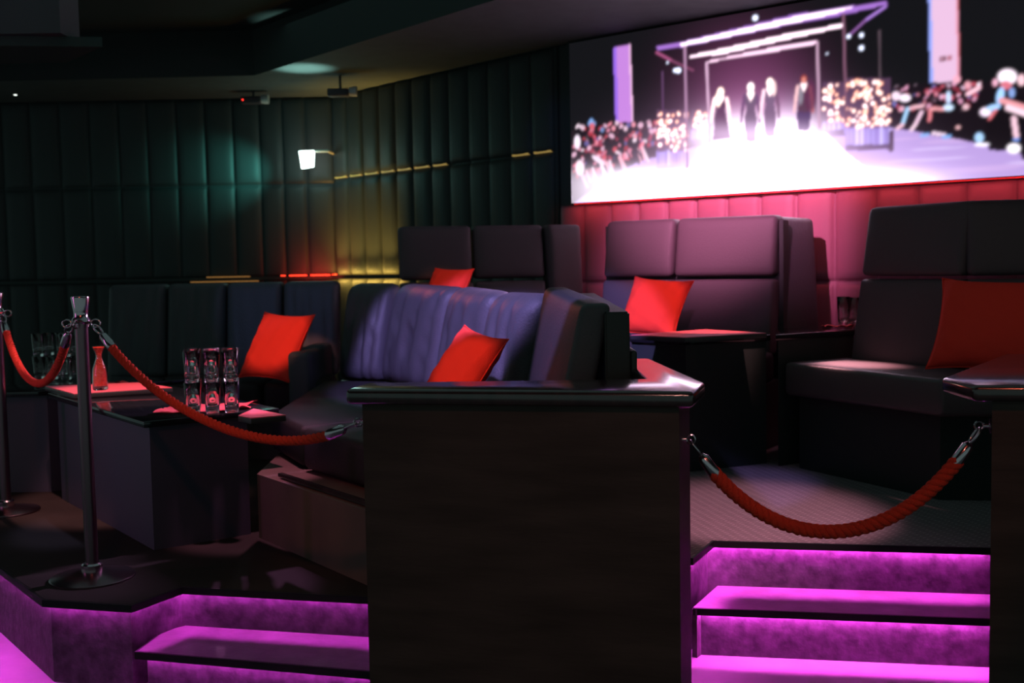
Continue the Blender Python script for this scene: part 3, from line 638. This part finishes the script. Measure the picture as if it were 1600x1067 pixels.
# ============================================================ LEFT BOOTH (lower level)
sa = thing('banquette', 'dark leather sofa run against the back on the left, red cushion at its right end', 'sofa', (-1.8, 6.5, 0))
za = 1.0; ya = 6.95; xs_ = [(170-800)/1750*ya, (262-800)/1750*ya, (355-800)/1750*ya, (443-800)/1750*ya, -1.07]
for i in range(4):
    pad_panel('back_cushion', (xs_[i]+.004, ya), (xs_[i+1]-.004, ya), .42, za, za, .16, M['leather'], sa, .10, .035, .016 if i != 2 else .004, i*1.7+1)
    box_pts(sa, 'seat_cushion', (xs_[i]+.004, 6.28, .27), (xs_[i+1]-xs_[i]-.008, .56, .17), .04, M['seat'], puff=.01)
b = MB(); b.prism([(xs_[0], 6.34), (-1.24, 6.34), (-1.24, 7.12), (xs_[0], 7.12)], 0, .27); b.build('base', M['shell'], sa)
box_pts(sa, 'armrest', (-1.235, 6.12, .0), (.125, .80, .625), .03, M['leather'])
sb = thing('banquette', 'violet-lit wrinkled leather sofa behind the dark counter, running towards the camera', 'sofa', (-.4, 5, 0))
N = [(-.985, 6.62), (-.672, 6.45), (-.315, 5.80), (-.095, 5.22), (.118, 4.72)]; zt = [.990, .985, .972, .962, .958]
for i in range(4):
    g = .006
    pad_panel('back_cushion', Vector(N[i]).lerp(Vector(N[i+1]), .028), Vector(N[i]).lerp(Vector(N[i+1]), .972), .42, *[(.988, .986), (.984, .970), (.974, .958), (.955, .955)][i], .15, M['leather'], sb, .12, .065, [.030, .036, .030, .036][i], [2.2, .6, 3.9, 5.1][i], .05)
pad_panel('end_back_cushion', (.142, 4.74), (.228, 3.62), .40, .985, .952, .10, M['leather'], sb, .12, .025, .003, 1)
def frustum(z0, z1a, z1b, p, name, m, bev=.006):   # p: four (x,y): near-left, near-right, far-right, far-left
    b = MB(); zz_ = [z1a, z1a, z1b, z1b]; b.add([(q[0], q[1], z0) for q in p]+[(q[0], q[1], zz_[i]) for i, q in enumerate(p)], [[3, 2, 1, 0], [4, 5, 6, 7], [0, 1, 5, 4], [1, 2, 6, 5], [2, 3, 7, 6], [3, 0, 4, 7]])
    o = b.build(name, m, sb); bm = bmesh.new(); bm.from_mesh(o.data); bmesh.ops.bevel(bm, geom=bm.edges[:], offset=bev, segments=2, affect='EDGES'); bm.to_mesh(o.data); bm.free()
frustum(0, .925, .955, [(.30, 3.60), (.38, 3.60), (.36, 4.80), (.285, 4.80)], 'end_shell', M['shell'])
box_pts(sb, 'end_shelf', (.383, 3.60, .0), (.02, .9, .80), .009, M['shell'])
b = MB(); b.prism([(-1.037, 4.466), (-.50, 3.745), (.13, 3.66), (.06, 4.6), (-.3, 5.5), (-.72, 6.3), (-1.08, 6.3)], 0, .26); b.build('base', M['plinth'], sb)
b = MB(); b.prism([(-.93, 4.36), (-.50, 3.78), (-.485, 3.79), (-.915, 4.37)], .268, .282); b.build('base_trim', M['cap'], sb)
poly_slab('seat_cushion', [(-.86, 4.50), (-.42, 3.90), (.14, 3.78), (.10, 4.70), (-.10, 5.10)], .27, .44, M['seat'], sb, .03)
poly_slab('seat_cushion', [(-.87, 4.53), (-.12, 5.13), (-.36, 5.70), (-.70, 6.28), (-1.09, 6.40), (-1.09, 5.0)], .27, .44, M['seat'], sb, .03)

def pillow(c, wd, h, th, yaw, lean, roll, label, seed):
    nu = 34; v = []; f = []
    R = Matrix.Rotation(yaw, 3, 'Z') @ Matrix.Rotation(lean, 3, 'X') @ Matrix.Rotation(roll, 3, 'Y')
    def pos(u, q, sgn):
        x = u*wd/2*(1-.10*(1-abs(q)**2.4)*abs(u)**3); z = q*h/2*(1-.10*(1-abs(u)**2.4)*abs(q)**3)
        t_ = th/2*((1-u**4)*(1-q**4))**.55*(1-.12*(u*u+q*q))
        t_ += .007*sgn*0+ .006*sin(u*11+q*5+seed)*sin(q*9-u*3+seed*2)*(1-u**6)*(1-q**6)*(.3+abs(u*q)+abs(u)**3)
        return Vector((x, -sgn*max(t_, 0), z))
    for sgn in (1, -1):
        n0 = len(v)
        for i in range(nu+1):
            for j in range(nu+1): v.append(R @ pos(-1+2*i/nu, -1+2*j/nu, sgn)+Vector(c))
        for i in range(nu):
            for j in range(nu):
                a = n0+i*(nu+1)+j; q = [a, a+nu+1, a+nu+2, a+1]; f.append(q if sgn == 1 else q[::-1])
    t = thing('throw_cushion', label, 'cushion', c, 'red throw cushions')
    b = MB(); b.add(v, f); b.build('cover', M['pillow'], t, True)
    ed = []; 
    for k in range(120):
        s = k/30; i = int(s); fr = s-i; u, q = [(-1+2*fr, -1), (1, -1+2*fr), (1-2*fr, 1), (-1, 1-2*fr)][i]; p = R @ pos(u, q, 1)+Vector(c); ed.append(p)
    b = MB(); b.tube(ed, .0032, 6, True); b.build('piping', M['pillow'], t, True)
    return t
def pc(px, py, y): return Yp(px, py, y)
pillow(pc(432, 541, 6.32), .40, .42, .12, radians(-33), radians(-30), radians(2), 'red cushion leaning by the dark armrest, above the glasses', 1)
pillow(pc(722, 580, 4.62), .29, .39, .12, radians(-42), radians(-34), radians(12), 'bright red cushion on the violet-lit sofa just above the dark counter', 2.4)

# ============================================================ LEFT TABLE with glasses
C0 = Vector((-1.412, 4.25)); p_ = Vector((-.6, .8)); q_ = Vector((.8, .6))
ta = thing('low_table', 'black gloss low table holding the stacked glasses and red carafe', 'table', (*(C0+p_*.7+q_*.25), 0))
tp = [C0, C0+q_*.56, C0+q_*.56+p_*1.36, C0+p_*1.36]
poly_slab('tabletop', tp, .485, .51, M['table'], ta, .003)
i_ = .03; C1 = C0+p_*i_+q_*i_
b = MB(); b.prism([C1, C1+q_*.40, C1+q_*.40+p_*1.28, C1+p_*1.28], 0, .485); b.build('base', M['tbody'], ta)
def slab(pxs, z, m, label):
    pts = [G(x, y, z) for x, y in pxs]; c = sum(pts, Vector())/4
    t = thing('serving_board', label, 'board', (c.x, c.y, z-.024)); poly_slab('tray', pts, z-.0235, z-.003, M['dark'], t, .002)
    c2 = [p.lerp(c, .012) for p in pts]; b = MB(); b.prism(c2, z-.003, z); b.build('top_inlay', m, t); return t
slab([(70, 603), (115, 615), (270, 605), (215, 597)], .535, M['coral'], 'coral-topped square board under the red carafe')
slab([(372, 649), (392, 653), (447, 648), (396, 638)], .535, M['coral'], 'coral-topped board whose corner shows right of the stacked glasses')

# napkins
def napkin(c, wd, dp, yaw, z, label, seed):
    rr = random.Random(seed); n = 18; v = []; f = []
    for s in range(2):
        for i in range(n+1):
            for j in range(n+1):
                u, q = i/n-.5, j/n-.5; r = 1+.18*sin(6*atan2(q, u)+seed)*(u*u+q*q)*2
                x, y = u*wd*r, q*dp*r; edge = min(1, (abs(u)+abs(q))*1.2)**3
                h = .003+.016*edge*abs(sin(u*9+seed)*cos(q*8+seed*2)) - (.0025 if s else 0)
                v.append((c[0]+x*cos(yaw)-y*sin(yaw), c[1]+x*sin(yaw)+y*cos(yaw), z+max(h, .0005 if s else .003)))
        o_ = s*(n+1)**2
        for i in range(n):
            for j in range(n): a = o_+i*(n+1)+j; f.append([a, a+n+1, a+n+2, a+1])
    b = MB(); b.add(v, f); o = b.build('napkin', M['napkin'], None, True); return tag(o, label, 'napkin')
gz = .5105
g0 = G(332, 637, gz)
nk = napkin((g0.x-.012, g0.y-.035), .33, .22, .12, .5105, 'crumpled red napkin under the stacked glasses near the rope', 3)
# glasses
def glass_mesh(h, r0, r1):
    b = MB(); w_ = .0022; bt = .014
    b.lathe([(0, 0), (r0*.94, 0), (r0, .003), (r0+(r1-r0)*.3, h*.3), (r1, h-.001), (r1-w_*.5, h), (r1-w_, h-.001), (r0+(r1-r0)*.3-w_, h*.3), (r0-w_, bt+.004), (r0*.7, bt), (0, bt)], (0, 0, 0), 32)
    me_o = b.build('tumbler_mesh', M['glass'], None, True, 60); me = me_o.data; bpy.data.objects.remove(me_o); return me
GM = glass_mesh(.122, .026, .033); GM2 = glass_mesh(.15, .028, .035)
def put_glass(x, y, z, label, group, me=GM, inv=False):
    o = bpy.data.objects.new('highball_glass', me); COL.objects.link(o); o.location = (x, y, z+(.122 if inv else 0))
    if inv: o.rotation_euler = (pi, 0, 0)
    tag(o, label, 'glass', group); return o
colname = ['left', 'middle', 'right']; rown = ['front', 'middle', 'rear']
gb = G(302, 646, gz+.012)
dx = .0745; qa = Vector((1, .12)).normalized(); pa = Vector((-.25, 1)).normalized()
for r in range(3):
    for k in range(3):
        for ti in range(2):
            x = gb.x+qa.x*dx*k+pa.x*dx*r; y = gb.y+qa.y*dx*k+pa.y*dx*r
            put_glass(x, y, gz+.0125+ti*.1225, '%s glass in the %s row, %s tier, of the stack beside the red cushion' % (colname[k], rown[r], ['lower', 'upper'][ti]), 'stacked glasses on the low table')
gl = G(62, 592, gz)
for r in range(2):
    for k in range(3):
        for ti in range(2):
            if k == 1 and r == 0 and ti == 1: continue
            x = gl.x+.085*k+.02*r; y = gl.y-.03*k+.09*r
            put_glass(x, y, gz+.001+ti*.1225, '%s glass, %s row, %s tier, of the dim far-left stack behind the rope' % (colname[k], ['front', 'rear'][r], ['lower', 'upper'][ti]), 'stacked glasses at the far left')
nn = G(97, 581, .56)
tb2 = thing('low_table', 'second black gloss table behind the far-left glasses', 'table', (-2.25, 5.75, 0))
poly_slab('tabletop', [(-2.86, 5.42), (-2.32, 5.08+.36), (-1.72, 5.90), (-2.3, 6.2)], .485, .509, M['table'], tb2, .003)
b = MB(); b.prism([(-2.7, 5.50), (-2.3, 5.50), (-1.85, 5.88), (-2.3, 6.1)], 0, .485); b.build('base', M['tbody'], tb2)
o = napkin((-2.06, 5.72), .14, .10, .1, .5095, 'small red napkin behind the hanging rope near the far-left glasses', 5)
# carafe
cc = G(157, 609, .535); cx_, cy_ = cc.x, cc.y
t = thing('carafe', 'small red glass carafe with flared neck on the coral board', 'carafe', (cx_, cy_, .5352))
pr_ = [(0, 0), (.030, 0), (.034, .006), (.035, .05), (.031, .10), (.018, .138), (.0135, .155), (.018, .175), (.031, .205)]
b = MB(); b.lathe(pr_+[(.029, .205), (.016, .175), (.0115, .155), (.016, .138), (.029, .10), (.0325, .05), (.032, .014), (0, .012)], (cx_, cy_, .5352), 32); b.build('glass_body', M['glass'], t, True, 50)
b = MB(); b.lathe([(0, .020), (.029, .020), (.0305, .05), (.0268, .10), (.0145, .137), (.0105, .155), (.0145, .175), (.026, .200), (0, .200)], (cx_, cy_, .5352), 28); b.build('red_filling', M['beads'], t, True, 50)

# ============================================================ UPPER BOOTHS
ZP = .06
def bench_back(t, p0, p1, cols, zt_, m, lean=.13, split=.985, th=.13, zb=.56, gap=.006):
    p0 = Vector(p0); p1 = Vector(p1); tot = sum(cols); s = 0; n = Vector(((p1-p0).normalized().y, -(p1-p0).normalized().x)); L = (p1-p0).length
    H = zt_-zb; l_up = lean*(zt_-split)/H
    for c in cols:
        a = p0.lerp(p1, s/tot)+(p1-p0)/L*gap; s += c; e = p0.lerp(p1, s/tot)-(p1-p0)/L*gap
        pad_panel('upper_back_cushion', a, e, split+.008, zt_, zt_, th, m, t, l_up, .03, 0, 0, .012)
        a2 = a+n*l_up; e2 = e+n*l_up
        pad_panel('lower_back_cushion', a2, e2, zb, split-.008, split-.008, th, m, t, lean-l_up, .02, 0, 0, .012)
# middle bench
tm = thing('banquette', 'high-backed plum-lit bench under the screen with one red cushion', 'sofa', (1.0, 6.4, ZP))
bench_back(tm, (.575, 6.77), (1.475, 6.19), [.43, .57], 1.33, M['bench'])
pad_panel('side_wing', (1.50, 6.28), (1.75, 6.46), .56, 1.325, 1.315, .12, M['leather'], tm, .05, .03, 0, 0, .01)
dm = (Vector((1.475, 6.19))-Vector((.575, 6.77))).normalized(); nm = Vector((dm.y, -dm.x))
A = Vector((.56, 6.78))+nm*.10; B = Vector((1.49, 6.18))+nm*.10
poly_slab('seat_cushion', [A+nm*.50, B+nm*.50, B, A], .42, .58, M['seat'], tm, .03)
b = MB(); b.prism([A+nm*.44, B+nm*.44, B-nm*.2, A-nm*.2], ZP, .42); b.build('base', M['shell'], tm)
b = MB(); b.prism([A-nm*.135, B-nm*.135, B-nm*.22, A-nm*.22], .42, 1.30); b.build('back_shell', M['shell'], tm)
# rear bench
tr_ = thing('banquette', 'farthest high-backed dark bench in front of the ribbed wall with a red cushion', 'sofa', (-.2, 7.0, ZP))
bench_back(tr_, (-.705, 7.10), (.222, 7.30), [.46, .46], 1.335, M['bench'], .10)
pad_panel('side_wing', (.245, 7.26), (.468, 7.36), .56, 1.335, 1.335, .13, M['bench'], tr_, .05, .03, 0, 0, .01)
poly_slab('seat_cushion', [(-.68, 6.72), (.25, 6.86), (.25, 7.24), (-.70, 7.04)], .42, .58, M['seat'], tr_, .03)
b = MB(); b.prism([(-.62, 6.78), (.45, 6.9), (.45, 7.3), (-.68, 7.1)], ZP, .42); b.build('base', M['shell'], tr_)
# right bench
t3 = thing('banquette', 'dark high-backed bench at the right edge with a glinting seat corner', 'sofa', (2.0, 5.0, ZP))
bench_back(t3, (1.80, 5.66), (2.085, 5.11), [1], 1.335, M['bench'], .12, gap=.001)
bench_back(t3, (2.075, 5.115), (3.0, 4.98), [1, 1], 1.335, M['bench'], .12, gap=.001)
poly_slab('seat_cushion', [(1.331, 5.468), (1.764, 4.593), (2.36, 4.52), (2.7, 4.82), (2.02, 4.98), (1.70, 5.68)], .42, .58, M['seat_lit'], t3, .022)
b = MB(); b.prism([(1.40, 5.44), (1.79, 4.66), (2.34, 4.58), (2.95, 4.85), (3.0, 5.15), (2.2, 5.3), (1.9, 5.78), (1.7, 5.7)], ZP, .42); b.build('base', M['shell'], t3)
poly_slab('seat_cushion', [(2.38, 4.50), (3.1, 4.2), (3.2, 4.85), (2.72, 4.82)], .42, .58, M['seat'], t3, .022)
pillow(pc(1022, 480, 6.05), .36, .36, .12, radians(-33), radians(-32), radians(5), 'red cushion on the plum-lit bench, left of its middle seam', 3.3)
pillow(pc(697, 457, 6.88), .30, .34, .12, radians(-33), radians(-30), radians(2), 'red cushion tip showing above the violet-lit sofa, in front of the farthest bench', 4.1)
pillow(pc(1548, 508, 4.72), .46, .45, .14, radians(-33), radians(-32), radians(2), 'dim red cushion at the right frame edge', 5.2)
# upper tables
def table(poly_, zt_, label, base_in=.94, m=M['table']):
    c = sum([Vector(p) for p in poly_], Vector((0, 0)))/len(poly_); t = thing('low_table', label, 'table', (c.x, c.y, ZP))
    poly_slab('tabletop', poly_, zt_-.03, zt_, m, t, .003)
    b = MB(); b.prism([c+(Vector(p)-c)*base_in for p in poly_], ZP, zt_-.03); b.build('base', M['shell'], t); return t
def g2(px, py, z): v_ = G(px, py, z); return (v_.x, v_.y)
tz = .715
table([g2(980, 525, tz-.006), g2(1070, 530, tz-.006), g2(1204, 523, tz-.006), g2(1100, 515, tz-.006)], tz-.006, 'black cube table with coral board in front of the plum-lit bench')
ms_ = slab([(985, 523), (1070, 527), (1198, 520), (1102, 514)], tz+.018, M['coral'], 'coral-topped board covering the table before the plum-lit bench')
table([g2(1212, 523, tz), g2(1338, 515, tz), g2(1330, 509, tz), g2(1212, 513, tz)], tz, 'dark gloss table squeezed between the plum-lit bench and the right bench')
gn = G(1309, 511, tz)
napkin((gn.x, gn.y), .15, .10, -.3, tz+.0005, 'small red napkin on the dark table left of the right bench', 7)
a_ = G(1318, 507, tz+.012); put_glass(a_.x, a_.y, tz+.012, 'single tall glass on the red napkin left of the right bench', 'glasses on the upper table', GM2)
a_ = G(1337, 505, tz+.012); put_glass(a_.x+.012, a_.y+.05, tz+.001, 'tall glass half hidden behind the right bench', 'glasses on the upper table', GM2)
